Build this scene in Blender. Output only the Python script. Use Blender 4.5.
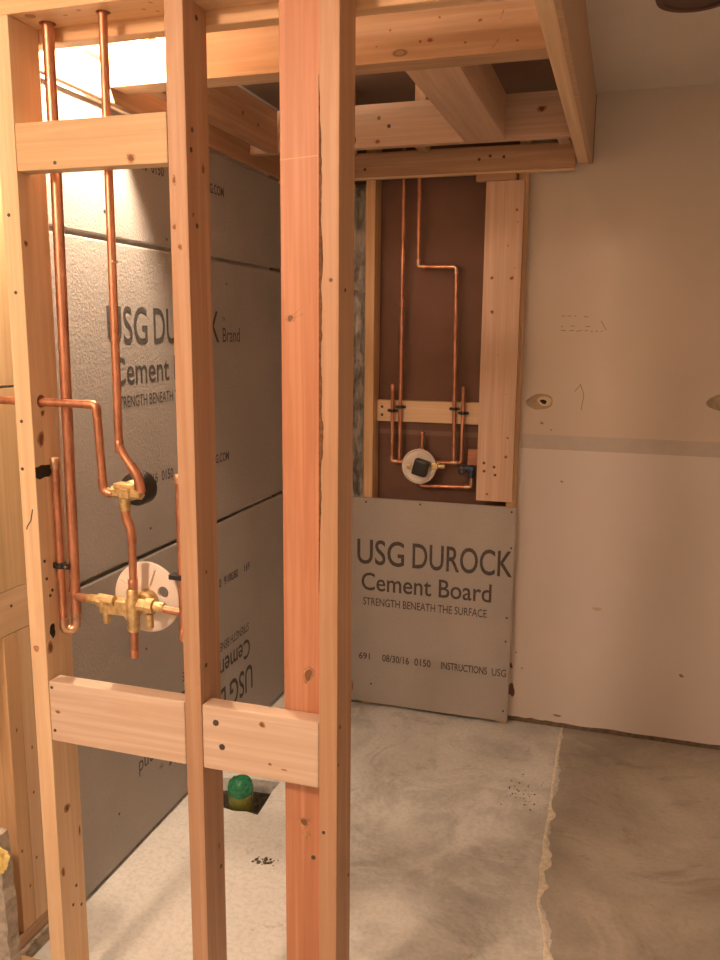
import bpy, bmesh, math, random
from mathutils import Vector, Matrix, noise

random.seed(7)
for o in list(bpy.data.objects):
    bpy.data.objects.remove(o, do_unlink=True)
SC = bpy.context.scene
C = SC.collection

# ------------------------------------------------------------------ camera
F_PX, YAW, PITCH, ROLL = 832.26, 0.302216, 0.176760, 0.008424
fw = Vector((-math.sin(YAW)*math.cos(PITCH), math.cos(YAW)*math.cos(PITCH), -math.sin(PITCH)))
rt = Vector((math.cos(YAW), math.sin(YAW), 0))
up = rt.cross(fw)
rt, up = rt*math.cos(ROLL)+up*math.sin(ROLL), up*math.cos(ROLL)-rt*math.sin(ROLL)
cd = bpy.data.cameras.new('camera')
cam = bpy.data.objects.new('camera', cd); C.objects.link(cam)
cd.sensor_fit = 'VERTICAL'; cd.sensor_height = 24; cd.lens = F_PX/960*24
cd.clip_start = 0.02
cam.matrix_world = Matrix(((rt.x, up.x, -fw.x, 1.34946), (rt.y, up.y, -fw.y, -3.22822),
                           (rt.z, up.z, -fw.z, 1.58903), (0, 0, 0, 1)))
SC.camera = cam

# ------------------------------------------------------------------ world / exposure
W = bpy.data.worlds.new('world'); SC.world = W; W.use_nodes = True
W.node_tree.nodes['Background'].inputs[0].default_value = (0.02, 0.016, 0.012, 1)
W.node_tree.nodes['Background'].inputs[1].default_value = 0.2
SC.view_settings.view_transform = 'Standard'
SC.view_settings.look = 'None'
SC.view_settings.gamma = 1
SC.view_settings.use_curve_mapping = False
SC.view_settings.exposure = 0.0
WORK_BULB = 3800.0        # emission of the bare bulb over the shower
ROOM_GLOBE = 250.0        # emission of the room's ceiling globe
WORK_COL = (1.0, 0.73, 0.50, 1)
ROOM_COL = (1.0, 0.65, 0.435, 1)

# ------------------------------------------------------------------ materials
def new_mat(name):
    m = bpy.data.materials.new(name); m.use_nodes = True
    nt = m.node_tree
    return m, nt, nt.nodes['Principled BSDF']
def nd(nt, typ, **kw):
    n = nt.nodes.new(typ)
    for k, v in kw.items(): setattr(n, k, v)
    return n
def ramp(nt, fac, stops):
    r = nd(nt, 'ShaderNodeValToRGB')
    el = r.color_ramp.elements
    while len(el) < len(stops): el.new(0.5)
    for e, (p, c) in zip(el, stops):
        e.position = p; e.color = c if len(c) == 4 else (*c, 1)
    nt.links.new(fac, r.inputs[0]); return r.outputs[0]
def mix(nt, fac, a, b, mode='MIX'):
    m = nd(nt, 'ShaderNodeMix', data_type='RGBA', blend_type=mode)
    for s, v in ((m.inputs[0], fac), (m.inputs[6], a), (m.inputs[7], b)):
        if hasattr(v, 'is_linked'): nt.links.new(v, s)
        elif isinstance(v, (int, float)): s.default_value = v
        else: s.default_value = (*v, 1) if len(v) == 3 else v
    return m.outputs[2]
def math_n(nt, op, a, b=None):
    m = nd(nt, 'ShaderNodeMath', operation=op)
    for s, v in zip(m.inputs, (a, b)):
        if v is None: continue
        if hasattr(v, 'is_linked'): nt.links.new(v, s)
        else: s.default_value = v
    return m.outputs[0]
def coords(nt, scale, kind='Object', offset=True):
    tc = nd(nt, 'ShaderNodeTexCoord'); mp = nd(nt, 'ShaderNodeMapping')
    src = tc.outputs[kind]
    if offset:
        oi = nd(nt, 'ShaderNodeObjectInfo')
        mul = math_n(nt, 'MULTIPLY', oi.outputs['Random'], 37.0)
        va = nd(nt, 'ShaderNodeVectorMath', operation='ADD')
        nt.links.new(src, va.inputs[0]); nt.links.new(mul, va.inputs[1]); src = va.outputs[0]
    nt.links.new(src, mp.inputs[0]); mp.inputs['Scale'].default_value = scale
    return mp.outputs[0]
def noise_n(nt, vec, scale, detail=4, rough=.55, dist=0):
    n = nd(nt, 'ShaderNodeTexNoise')
    nt.links.new(vec, n.inputs['Vector'])
    n.inputs['Scale'].default_value = scale; n.inputs['Detail'].default_value = detail
    n.inputs['Roughness'].default_value = rough; n.inputs['Distortion'].default_value = dist
    return n.outputs[0]
def bump(nt, bs, h, strength, dist):
    b = nd(nt, 'ShaderNodeBump'); b.inputs['Strength'].default_value = strength
    b.inputs['Distance'].default_value = dist
    nt.links.new(h, b.inputs['Height']); nt.links.new(b.outputs[0], bs.inputs['Normal'])

def wood(name, light, dark, knots=.22):
    m, nt, bs = new_mat(name)
    g1 = noise_n(nt, coords(nt, (55, 55, 1.6)), 1.0, 5, .6, .6)
    g2 = noise_n(nt, coords(nt, (9, 9, .7)), 1.0, 2, .5, 1.2)
    col = ramp(nt, g1, [(.30, tuple(c*.86 for c in dark)), (.48, dark), (.62, light)])
    col = mix(nt, ramp(nt, g2, [(.35, (0, 0, 0)), (.75, (.55, .55, .55))]), col, tuple(c*.82 for c in light))
    # growth-ring streaks
    wv = nd(nt, 'ShaderNodeTexWave', wave_type='BANDS', bands_direction='DIAGONAL')
    nt.links.new(coords(nt, (26, 20, .55)), wv.inputs['Vector'])
    wv.inputs['Scale'].default_value = 1.3; wv.inputs['Distortion'].default_value = 5.0
    wv.inputs['Detail'].default_value = 2; wv.inputs['Detail Scale'].default_value = .6
    col = mix(nt, ramp(nt, wv.outputs['Fac'], [(.55, (0, 0, 0)), (.95, (.5, .5, .5))]), col, dark)
    # knots
    vc = nd(nt, 'ShaderNodeTexVoronoi', feature='F1'); nt.links.new(coords(nt, (11, 11, 5.0)), vc.inputs['Vector'])
    vc.inputs['Scale'].default_value = 1.0
    sep = nd(nt, 'ShaderNodeSeparateColor'); nt.links.new(vc.outputs['Color'], sep.inputs[0])
    sel = math_n(nt, 'LESS_THAN', sep.outputs[0], knots)
    kn = ramp(nt, vc.outputs['Distance'], [(.03, (.55, .55, .55)), (.07, (.4, .4, .4)), (.085, (.95, .95, .95)), (.12, (0, 0, 0))])
    kf = math_n(nt, 'MULTIPLY', kn, sel)
    col = mix(nt, kf, col, tuple(c*.30 for c in dark))
    nt.links.new(col, bs.inputs['Base Color'])
    bs.inputs['Roughness'].default_value = .46
    bs.inputs['Specular IOR Level'].default_value = .35
    bump(nt, bs, g1, .25, .002)
    return m
PINE = wood('pine', (.80, .565, .345), (.71, .46, .25))
PINE_ORANGE = wood('pine_orange', (.60, .305, .19), (.50, .225, .125), .0)
PINE_PALE = wood('pine_pale', (.84, .65, .44), (.77, .55, .345), .12)
PINE_BROWN = wood('pine_brown', (.55, .36, .23), (.45, .27, .165), .2)
PINE_RED = wood('pine_red', (.545, .36, .24), (.465, .28, .17), .1)
PINE_FRESH = wood('pine_fresh', (.74, .61, .51), (.66, .50, .38), .08)
PINE_DULL = wood('pine_dull', (.68, .50, .385), (.59, .405, .29), .14)
PINE_AMBER = wood('pine_amber', (.55, .355, .23), (.475, .28, .165), .1)
PINE_TAN = wood('pine_tan', (.52, .36, .24), (.45, .29, .175), .14)
PINE_YELLOW = wood('pine_yellow', (.65, .49, .30), (.58, .415, .24), .1)
PLY = wood('plywood', (.80, .62, .38), (.72, .52, .29), .05)

def plain(name, col, rough=.6, metal=0, spec=.5, nscale=0, namt=.2, bumps=0, bdist=.001):
    m, nt, bs = new_mat(name)
    bs.inputs['Roughness'].default_value = rough; bs.inputs['Metallic'].default_value = metal
    bs.inputs['Specular IOR Level'].default_value = spec
    if nscale:
        n = noise_n(nt, coords(nt, (1, 1, 1)), nscale, 6, .6)
        nt.links.new(ramp(nt, n, [(.3, tuple(c*(1-namt) for c in col)), (.7, tuple(min(1, c*(1+namt)) for c in col))]), bs.inputs['Base Color'])
        if bumps: bump(nt, bs, n, bumps, bdist)
    else:
        bs.inputs['Base Color'].default_value = (*col, 1)
    return m
def copper():
    m, nt, bs = new_mat('copper')
    n = noise_n(nt, coords(nt, (1, 1, .35)), 28, 5, .65)
    nt.links.new(ramp(nt, n, [(.30, (.36, .165, .10)), (.55, (.64, .315, .20)), (.8, (.78, .43, .29))]), bs.inputs['Base Color'])
    nt.links.new(ramp(nt, n, [(.3, (.52, .52, .52)), (.7, (.30, .30, .30))]), bs.inputs['Roughness'])
    bs.inputs['Metallic'].default_value = .9
    return m
COPPER = copper()
SOLDER = plain('solder', (.62, .40, .27), .4, .9, nscale=60, namt=.25)
BRASS = plain('brass', (.66, .50, .26), .42, .75, nscale=90, namt=.3, bumps=.3)
BLACK = plain('black_plastic', (.018, .017, .017), .45)
WHITE_PL = plain('white_plastic', (.80, .74, .68), .45)
BLUE = plain('blue_plastic', (.03, .05, .10), .4)
STEEL = plain('dark_steel', (.10, .085, .075), .45, .6)
INK = plain('stencil_ink', (.085, .078, .076), .9, nscale=160, namt=.45)
KNOT = plain('knot_wood', (.46, .24, .12), .6, nscale=120, namt=.45)
KNOT_RING = plain('knot_ring', (.19, .085, .045), .6)
BARK_GAP = plain('bark_gap', (.16, .075, .035), .9, nscale=80, namt=.5, bumps=.5, bdist=.003)
SCORCH = plain('scorched_wood', (.02, .014, .01), .85)
KRAFT = plain('kraft_paper', (.185, .105, .08), .9, nscale=5, namt=.10)
KRAFT_LIGHT = plain('kraft_joint', (.25, .155, .12), .9)
PLASTER = plain('plaster_patch', (.36, .29, .20), .9, nscale=40, namt=.3, bumps=.4)
HOLE = plain('hole_dark', (.02, .015, .01), 1)
PENCIL = plain('pencil', (.28, .20, .13), .9)
TAPE = plain('joint_tape', (.50, .46, .435), .9, nscale=20, namt=.06)
DIRT = plain('dirt', (.10, .085, .062), 1, nscale=60, namt=.6, bumps=1, bdist=.01)
GREEN = plain('green_plastic', (.02, .22, .10), .25, nscale=90, namt=.5, bumps=.8, bdist=.003)
OLIVE = plain('olive_plastic', (.17, .19, .03), .35, nscale=40, namt=.5)
MORTAR = plain('mortar', (.74, .70, .59), .95, nscale=40, namt=.22, bumps=.8, bdist=.004)
RUBBLE = plain('rubble', (.40, .35, .29), 1, nscale=45, namt=.4, bumps=1, bdist=.008)
GREYSLAB = plain('grey_slab', (.40, .37, .33), 1, nscale=60, namt=.3, bumps=1, bdist=.004)
FOAM = plain('yellow_foam', (.82, .66, .24), .9, nscale=60, namt=.2)
BRONZE = plain('bronze', (.10, .055, .04), .6)
ROOMPAINT = plain('room_paint', (.80, .75, .68), .85, nscale=3, namt=.03)
CEILPAINT = plain('ceiling_paint', (.66, .62, .57), .9, nscale=4, namt=.04)
SOFFIT_SHADE = plain('soffit_shade', (.24, .155, .11), .95, nscale=6, namt=.1)

def foil():
    m, nt, bs = new_mat('foil')
    n = noise_n(nt, coords(nt, (1, 1, .3)), 34, 3, .6)
    nt.links.new(ramp(nt, n, [(.35, (.30, .30, .29)), (.62, (.72, .70, .66))]), bs.inputs['Base Color'])
    bs.inputs['Metallic'].default_value = .85; bs.inputs['Roughness'].default_value = .4
    bump(nt, bs, n, 1, .02); return m
FOIL = foil()
def cement():
    m, nt, bs = new_mat('cement_board')
    v = coords(nt, (1, 1, 1))
    n1 = noise_n(nt, v, 2.2, 5, .6); n2 = noise_n(nt, v, 130, 3, .6)
    col = ramp(nt, n1, [(.3, (.39, .37, .35)), (.72, (.46, .435, .415))])
    col = mix(nt, ramp(nt, n2, [(.3, (.22, .22, .22)), (.6, (0, 0, 0))]), col, (.30, .28, .255))
    nt.links.new(col, bs.inputs['Base Color'])
    bs.inputs['Roughness'].default_value = .88; bs.inputs['Specular IOR Level'].default_value = .25
    bump(nt, bs, n2, .55, .004); return m
CEMENT = cement()
CEMENT_EDGE = plain('cement_edge', (.30, .27, .235), .95, nscale=70, namt=.3)
def drywall(name, c):
    m, nt, bs = new_mat(name)
    v = coords(nt, (1, 1, 1), offset=False)
    n = noise_n(nt, v, 1.6, 4, .6); n2 = noise_n(nt, v, 9, 6, .7)
    col = ramp(nt, n, [(.3, tuple(x*.94 for x in c)), (.7, c)])
    col = mix(nt, ramp(nt, n2, [(.68, (0, 0, 0)), (.78, (.22, .22, .22))]), col, tuple(x*.75 for x in c))
    nt.links.new(col, bs.inputs['Base Color']); bs.inputs['Roughness'].default_value = .8
    bs.inputs['Specular IOR Level'].default_value = .2
    bump(nt, bs, noise_n(nt, v, 180, 3, .5), .12, .001)
    return m
DW_UP = drywall('drywall_painted', (.62, .55, .485))
DW_LOW = drywall('drywall_primed', (.70, .65, .635))
def concrete():
    m, nt, bs = new_mat('concrete_floor')
    tc = nd(nt, 'ShaderNodeTexCoord'); v = tc.outputs['Object']
    n1 = noise_n(nt, v, 1.7, 7, .62, .4); n2 = noise_n(nt, v, 7, 6, .65); n3 = noise_n(nt, v, 70, 4, .6)
    new = ramp(nt, n1, [(.32, (.32, .33, .325)), (.5, (.495, .51, .505)), (.68, (.69, .71, .70))])
    old = ramp(nt, n1, [(.32, (.25, .235, .20)), (.5, (.38, .355, .31)), (.68, (.50, .475, .42))])
    sx = nd(nt, 'ShaderNodeSeparateXYZ'); nt.links.new(v, sx.inputs[0])
    e = math_n(nt, 'ADD', sx.outputs[0], math_n(nt, 'MULTIPLY', math_n(nt, 'SUBTRACT', n2, .5), .10))
    jog = math_n(nt, 'MINIMUM', math_n(nt, 'MAXIMUM', math_n(nt, 'MULTIPLY', math_n(nt, 'SUBTRACT', -1.03, sx.outputs[1]), .3), 0.0), .05)
    side = math_n(nt, 'GREATER_THAN', math_n(nt, 'SUBTRACT', e, jog), 1.212)
    n4 = noise_n(nt, v, 3.1, 9, .68, 1.6)
    new = mix(nt, ramp(nt, n4, [(.44, (0, 0, 0)), (.56, (.55, .55, .55))]), new, (.76, .77, .75))
    new = mix(nt, ramp(nt, n4, [(.30, (.6, .6, .6)), (.40, (0, 0, 0))]), new, (.30, .295, .275))
    old = mix(nt, ramp(nt, n4, [(.34, (.6, .6, .6)), (.46, (0, 0, 0))]), old, (.24, .22, .185))
    old = mix(nt, ramp(nt, n4, [(.55, (0, 0, 0)), (.68, (.5, .5, .5))]), old, (.54, .51, .45))
    col = mix(nt, side, new, old)
    # paler towards the left wall and the front of the shower, broken up by noise
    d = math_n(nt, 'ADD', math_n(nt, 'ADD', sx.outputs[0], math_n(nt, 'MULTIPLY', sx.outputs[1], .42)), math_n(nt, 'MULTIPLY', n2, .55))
    pale_zone = ramp(nt, d, [(.36, (.75, .75, .75)), (.50, (0, 0, 0))])
    col = mix(nt, pale_zone, col, (.92, .95, .95))
    spots = ramp(nt, n2, [(.28, (.55, .55, .55)), (.36, (0, 0, 0))])
    col = mix(nt, spots, col, (.22, .185, .14))
    fine = ramp(nt, n3, [(.35, (.18, .18, .18)), (.55, (0, 0, 0))])
    col = mix(nt, fine, col, (.25, .22, .18))
    nt.links.new(col, bs.inputs['Base Color'])
    bs.inputs['Roughness'].default_value = .7; bs.inputs['Specular IOR Level'].default_value = .3
    h = math_n(nt, 'ADD', n2, math_n(nt, 'MULTIPLY', n3, .3))
    bump(nt, bs, h, .35, .012); return m
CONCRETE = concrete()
def emit(name, col, s):
    m, nt, bs = new_mat(name)
    bs.inputs['Base Color'].default_value = (.9, .85, .75, 1)
    bs.inputs['Emission Color'].default_value = col; bs.inputs['Emission Strength'].default_value = s
    return m
BULB = emit('lit_bulb', WORK_COL, WORK_BULB)
GLOBE = emit('lit_globe', ROOM_COL, ROOM_GLOBE)

# ------------------------------------------------------------------ helpers
def link(name, me, mat=None, parent=None, loc=None, rot=None):
    o = bpy.data.objects.new(name, me); C.objects.link(o)
    if mat is not None and me is not None and not me.materials: me.materials.append(mat)
    if loc is not None: o.location = loc
    if rot is not None: o.rotation_euler = rot
    if parent is not None:
        o.parent = parent                       # keep world placement whatever the parent's own turn
        o.matrix_parent_inverse = world_mat(parent).inverted()
    return o
def world_mat(o):
    m = Matrix.Translation(o.location) @ o.rotation_euler.to_matrix().to_4x4()
    if o.parent: m = world_mat(o.parent) @ o.matrix_parent_inverse @ m
    return m
def obj(name, bm, mat, parent=None, loc=None, rot=None, smooth=False):
    me = bpy.data.meshes.new(name)
    bmesh.ops.recalc_face_normals(bm, faces=bm.faces)
    if smooth:
        for f in bm.faces: f.smooth = True
    bm.to_mesh(me); bm.free()
    if smooth: me.set_sharp_from_angle(angle=math.radians(40))
    return link(name, me, mat, parent, loc, rot)
def tag(o, label, cat=None, group=None, kind=None):
    if label: o['label'] = label
    if cat: o['category'] = cat
    if group: o['group'] = group
    if kind: o['kind'] = kind
    return o
def empty(name, loc, label, cat, group=None):
    o = bpy.data.objects.new(name, None); C.objects.link(o); o.location = loc
    o.empty_display_size = .05
    return tag(o, label, cat, group)
def box_bm(sx, sy, sz, bev=.0):
    bm = bmesh.new(); bmesh.ops.create_cube(bm, size=1)
    bmesh.ops.scale(bm, vec=(sx, sy, sz), verts=bm.verts)
    if bev: bmesh.ops.bevel(bm, geom=bm.edges[:], offset=bev, segments=2, affect='EDGES', profile=.6)
    return bm
def box(name, x0, x1, y0, y1, z0, z1, mat, parent=None, bev=0.0):
    return obj(name, box_bm(x1-x0, y1-y0, z1-z0, bev), mat, parent, ((x0+x1)/2, (y0+y1)/2, (z0+z1)/2))
def lumber(name, x0, x1, y0, y1, z0, z1, mat, parent=None, axis='z', bev=.0022, bow=0.0):
    """one piece of timber; its mesh always runs along local Z so that the grain follows the length"""
    s = Vector((x1-x0, y1-y0, z1-z0)); c = ((x0+x1)/2, (y0+y1)/2, (z0+z1)/2)
    if axis == 'z': d, r = (s.x, s.y, s.z), (0, 0, 0)
    elif axis == 'x': d, r = (s.z, s.y, s.x), (0, math.pi/2, 0)
    else: d, r = (s.x, s.z, s.y), (-math.pi/2, 0, 0)
    bm = box_bm(*d, bev)
    if d[2] > .3:
        for k in range(1, 6):
            z = -d[2]/2 + d[2]*k/6
            bmesh.ops.bisect_plane(bm, geom=bm.verts[:]+bm.edges[:]+bm.faces[:], plane_co=(0, 0, z), plane_no=(0, 0, 1))
        if bow:
            for v in bm.verts:
                t = v.co.z/d[2]*2
                v.co.x += bow*(1-t*t)
    return obj(name, bm, mat, parent, c, r)
def tube_bm(pts, r, seg=14, bend=.012, bm=None, nb=4, cap=True):
    """round tube swept along a polyline with rounded corners"""
    bm = bm or bmesh.new()
    pts = [Vector(p) for p in pts]; path = [pts[0]]
    for i in range(1, len(pts)-1):
        a, b, c = pts[i-1], pts[i], pts[i+1]
        u, w = (a-b), (c-b); k = min(bend, u.length*.49, w.length*.49)
        p0, p1 = b+u.normalized()*k, b+w.normalized()*k
        for j in range(nb+1):
            t = j/nb; path.append(p0*(1-t)**2 + b*2*t*(1-t) + p1*t*t)
    path.append(pts[-1])
    rings = []; ref = None
    rr = r if isinstance(r, (list, tuple)) else None
    for i, p in enumerate(path):
        t = (path[min(i+1, len(path)-1)]-path[max(i-1, 0)]).normalized()
        if ref is None:
            ref = t.orthogonal().normalized()
        ref = (ref - t*ref.dot(t)).normalized(); bi = t.cross(ref)
        q = rr[min(i, len(rr)-1)] if rr else r
        rings.append([bm.verts.new(p + (ref*math.cos(a)+bi*math.sin(a))*q) for a in (2*math.pi*k/seg for k in range(seg))])
    for A, B in zip(rings, rings[1:]):
        for k in range(seg): bm.faces.new((A[k], A[(k+1) % seg], B[(k+1) % seg], B[k]))
    if cap: bm.faces.new(rings[0][::-1]); bm.faces.new(rings[-1])
    return bm
def tube(name, pts, r, mat, parent, **kw):
    o0 = Vector(pts[0])
    return obj(name, tube_bm([Vector(p)-o0 for p in pts], r, **kw), mat, parent, o0, smooth=True)
def lathe_bm(prof, seg=24, axis='z'):
    """profile [(radius, height)] turned round an axis"""
    bm = bmesh.new(); rings = []
    for r, h in prof:
        rings.append([bm.verts.new((r*math.cos(a), r*math.sin(a), h)) for a in (2*math.pi*k/seg for k in range(seg))])
    for A, B in zip(rings, rings[1:]):
        for k in range(seg): bm.faces.new((A[k], A[(k+1) % seg], B[(k+1) % seg], B[k]))
    bm.faces.new(rings[0][::-1]); bm.faces.new(rings[-1])
    R = {'z': Matrix(), 'y': Matrix.Rotation(math.radians(-90), 4, 'X'), 'x': Matrix.Rotation(math.radians(90), 4, 'Y')}[axis]
    bmesh.ops.transform(bm, matrix=R, verts=bm.verts); return bm
def cut(o, cutter_bms):
    """drill through an object; the cutters are gone afterwards"""
    for bm in cutter_bms:
        bmesh.ops.recalc_face_normals(bm, faces=bm.faces)
        me = bpy.data.meshes.new('bit'); bm.to_mesh(me); bm.free()
        t = bpy.data.objects.new('bit', me); C.objects.link(t)
        md = o.modifiers.new('b', 'BOOLEAN'); md.operation = 'DIFFERENCE'; md.object = t; md.solver = 'EXACT'
        bpy.context.view_layer.update()
        ev = o.evaluated_get(bpy.context.evaluated_depsgraph_get())
        nm = bpy.data.meshes.new_from_object(ev)
        o.modifiers.clear(); o.data = nm
        bpy.data.objects.remove(t, do_unlink=True)
def rod_bm(p, axis, r, length, seg=16):
    bm = lathe_bm([(r, -length/2), (r, length/2)], seg, axis)
    bmesh.ops.translate(bm, vec=p, verts=bm.verts); return bm
def blob_poly(n, rx, ry, rough, seed, rot=0):
    rnd = random.Random(seed); ph = [rnd.uniform(0, 6.28) for _ in range(4)]
    out = []
    for k in range(n):
        a = 2*math.pi*k/n
        q = 1 + rough*(math.sin(2*a+ph[0])*.5 + math.sin(3*a+ph[1])*.35 + math.sin(5*a+ph[2])*.25 + math.sin(9*a+ph[3])*.15)
        x, y = rx*q*math.cos(a), ry*q*math.sin(a)
        out.append((x*math.cos(rot)-y*math.sin(rot), x*math.sin(rot)+y*math.cos(rot)))
    return out
FACE = {  # plane on which a flat mark lies: maps (u, v, n) to world offset
    '-y': lambda u, v, n: Vector((u, -n, v)), '+x': lambda u, v, n: Vector((n, u, v)),
    '+z': lambda u, v, n: Vector((u, v, n)), '-z': lambda u, v, n: Vector((u, -v, -n))}
def patch(name, p, face, poly, mat, parent, h=.0006):
    """thin raised patch with an irregular outline lying on a face"""
    f = FACE[face]; bm = bmesh.new()
    lo = [bm.verts.new(f(u, v, 0)) for u, v in poly]; hi = [bm.verts.new(f(u*.97, v*.97, h)) for u, v in poly]
    n = len(poly)
    for k in range(n): bm.faces.new((lo[k], lo[(k+1) % n], hi[(k+1) % n], hi[k]))
    bm.faces.new(hi); bm.faces.new(lo[::-1])
    return obj(name, bm, mat, parent, p)
def knot(p, face, rx, rz, parent, seed=0, ring=True):
    rx *= .82; rz *= .82
    k = patch('knot', p, face, blob_poly(16, rx, rz, .25, seed), KNOT, parent, .0004)
    if ring: patch('knot_heart', p, face, blob_poly(14, rx*.62, rz*.66, .3, seed+1), KNOT_RING, k, .0007)
    return k
def nail(p, face, parent, r=.0038):
    return patch('nail_head', p, face, [(r*math.cos(a), r*math.sin(a)) for a in (2*math.pi*k/8 for k in range(8))], STEEL, parent, .0009)

# ------------------------------------------------------------------ the room
def struct(o): o['kind'] = 'structure'; return o
XR, YR = 2.75, -5.2
# floor with the broken-out drain hole
def floor():
    hole = [(.055, -.735), (.11, -.72), (.17, -.705), (.225, -.70), (.272, -.695), (.268, -.76), (.274, -.83), (.279, -.908),
            (.235, -.902), (.19, -.912), (.13, -.90), (.06, -.905), (.05, -.82)]
    bm = bmesh.new()
    out = [bm.verts.new((x, y, 0)) for x, y in ((-.14, YR), (XR, YR), (XR, .16), (-.14, .16))]
    inn = [bm.verts.new((x, y, 0)) for x, y in hole]
    E = [bm.edges.new((L[k], L[(k+1) % len(L)])) for L in (out, inn) for k in range(len(L))]
    bmesh.ops.triangle_fill(bm, use_beauty=True, edges=E)
    bm.faces.ensure_lookup_table()
    bmesh.ops.delete(bm, geom=[f for f in bm.faces if (lambda c: .08 < c.x < .25 and -.89 < c.y < -.74)(f.calc_center_median())], context='FACES_ONLY') if False else None
    low = [bm.verts.new((x, y, -.05)) for x, y in hole]
    n = len(hole)
    for k in range(n): bm.faces.new((inn[k], inn[(k+1) % n], low[(k+1) % n], low[k]))
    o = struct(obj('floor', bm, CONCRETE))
    pb = bmesh.new()                           # earth in the hole
    rnd = random.Random(3)
    a = [pb.verts.new((x, y, -.05)) for x, y in hole]
    b = [pb.verts.new((.165+(x-.165)*.85, -.805+(y+.805)*.85, -.12+rnd.uniform(-.01, .01))) for x, y in hole]
    for k in range(n): pb.faces.new((a[k], a[(k+1) % n], b[(k+1) % n], b[k]))
    pb.faces.new(b)
    obj('drain_hole_earth', pb, DIRT, o)
    return o
FLOOR = floor()
struct(box('ceiling', -.14, XR, YR, .16, 2.437, 2.50, CEILPAINT))
struct(box('wall_left', -.14, -.115, YR, .16, 0, 2.437, ROOMPAINT))
struct(box('wall_right', XR, XR+.03, YR, .16, 0, 2.437, ROOMPAINT))
struct(box('wall_rear', -.14, XR, YR-.03, YR, 0, 2.437, ROOMPAINT))
WB = struct(box('wall_back', -.14, XR, .145, .16, 0, 2.437, KRAFT))
box('base_strip', .9795, XR, .0515, .0635, 0, .06, plain('base_concrete', (.16, .125, .09), 1, nscale=50, namt=.4, bumps=1, bdist=.004), WB)
box('drywall_sheet', .9795, XR, .0502, .0635, 1.172, 2.437, DW_UP, WB)
# the lower sheet has a ragged foot
def lower_sheet():
    bm = bmesh.new(); rnd = random.Random(5); n = 90
    bot = []; top = []
    for k in range(n+1):
        x = .9795 + (XR-.9795)*k/n
        r = .020 + .006*noise.noise((x*9, 0, 3)) + (.010*max(0, noise.noise((x*31, 2, 1))) if x < 1.25 else 0)
        bot.append(x); top.append(max(.006, r))
    fr = [bm.verts.new((x, .0502, z)) for x, z in zip(bot, top)]; bk = [bm.verts.new((x, .0635, z)) for x, z in zip(bot, top)]
    f2 = [bm.verts.new((x, .0502, 1.172)) for x in bot]; b2 = [bm.verts.new((x, .0635, 1.172)) for x in bot]
    for k in range(n):
        bm.faces.new((fr[k], fr[k+1], f2[k+1], f2[k])); bm.faces.new((bk[k+1], bk[k], b2[k], b2[k+1]))
        bm.faces.new((fr[k+1], fr[k], bk[k], bk[k+1])); bm.faces.new((f2[k], f2[k+1], b2[k+1], b2[k]))
    bm.faces.new((fr[0], f2[0], b2[0], bk[0])); bm.faces.new((fr[-1], bk[-1], b2[-1], f2[-1]))
    return obj('drywall_sheet', bm, DW_LOW, WB)
lower_sheet()
box('joint_tape', .985, XR, .0496, .0502, 1.144, 1.200, TAPE, WB)
for k, (x, z, rx, rz) in enumerate([(1.052, 1.327, .052, .030), (1.703, 1.345, .05, .032)]):
    s = patch('spackle_patch', (x, .0498, z), '-y', blob_poly(26, rx, rz, .12, 20+k), PLASTER, WB, .0012)
    patch('patch_rim', (x+.016, .0487, z+.003), '-y', blob_poly(22, rx*.62, rz*.86, .12, 30+k), plain('patch_rim', (.40, .31, .20), .9), s, .0006)
    patch('patch_centre', (x+.018, .0482, z+.003), '-y', blob_poly(20, rx*.48, rz*.66, .15, 36+k), plain('patch_centre', (.62, .52, .38), .9), s, .0006)
    patch('screw_hole', (x+.014, .0477, z+.001), '-y', blob_poly(12, .012, .009, .35, 40+k), HOLE, s, .0006)
def strokes(name, segs, w, y, mat, parent):
    bm = bmesh.new()
    for x0, z0, x1, z1 in segs:
        d = Vector((x1-x0, 0, z1-z0)); nrm = Vector((-d.z, 0, d.x)).normalized()*w/2
        a, b = Vector((x0, y, z0)), Vector((x1, y, z1))
        bm.faces.new([bm.verts.new(q) for q in (a-nrm, b-nrm, b+nrm, a+nrm)])
    return obj(name, bm, mat, parent)
rnd = random.Random(11); seg = []
for row, z in enumerate((1.652, 1.615, 1.598)):
    x = 1.118
    while x < (1.21 if row < 2 else 1.36):
        l = rnd.uniform(.006, .022)
        if rnd.random() < .7: seg.append((x, z+rnd.uniform(-.002, .002), x+l, z+rnd.uniform(-.003, .003)))
        x += l+rnd.uniform(.003, .012)
seg += [(1.262, 1.635, 1.283, 1.600), (1.20, 1.40, 1.215, 1.36), (1.215, 1.36, 1.208, 1.30), (1.18, 1.37, 1.20, 1.395)]
strokes('pencil_marks', seg, .0026, .0498, PENCIL, WB)
for k, (x, z, rx, rz, m) in enumerate([(.990, .135, .012, .034, KRAFT), (.985, .24, .006, .012, KRAFT), (1.003, .30, .004, .003, PENCIL), (1.638, .285, .008, .007, PENCIL),
                                       (1.0635, 1.245, .006, .005, PENCIL), (1.15, 1.02, .005, .004, PENCIL), (1.03, .235, .004, .003, PENCIL),
                                       (1.10, 1.22, .004, .003, PENCIL), (1.31, .52, .022, .006, plain('scuff', (.58, .48, .37), .9)),
                                       (1.18, .05, .02, .004, PENCIL)]):
    patch('wall_scuff', (x, .0499, z), '-y', blob_poly(14, rx, rz, .4, 60+k), m, WB, .0006)

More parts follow.
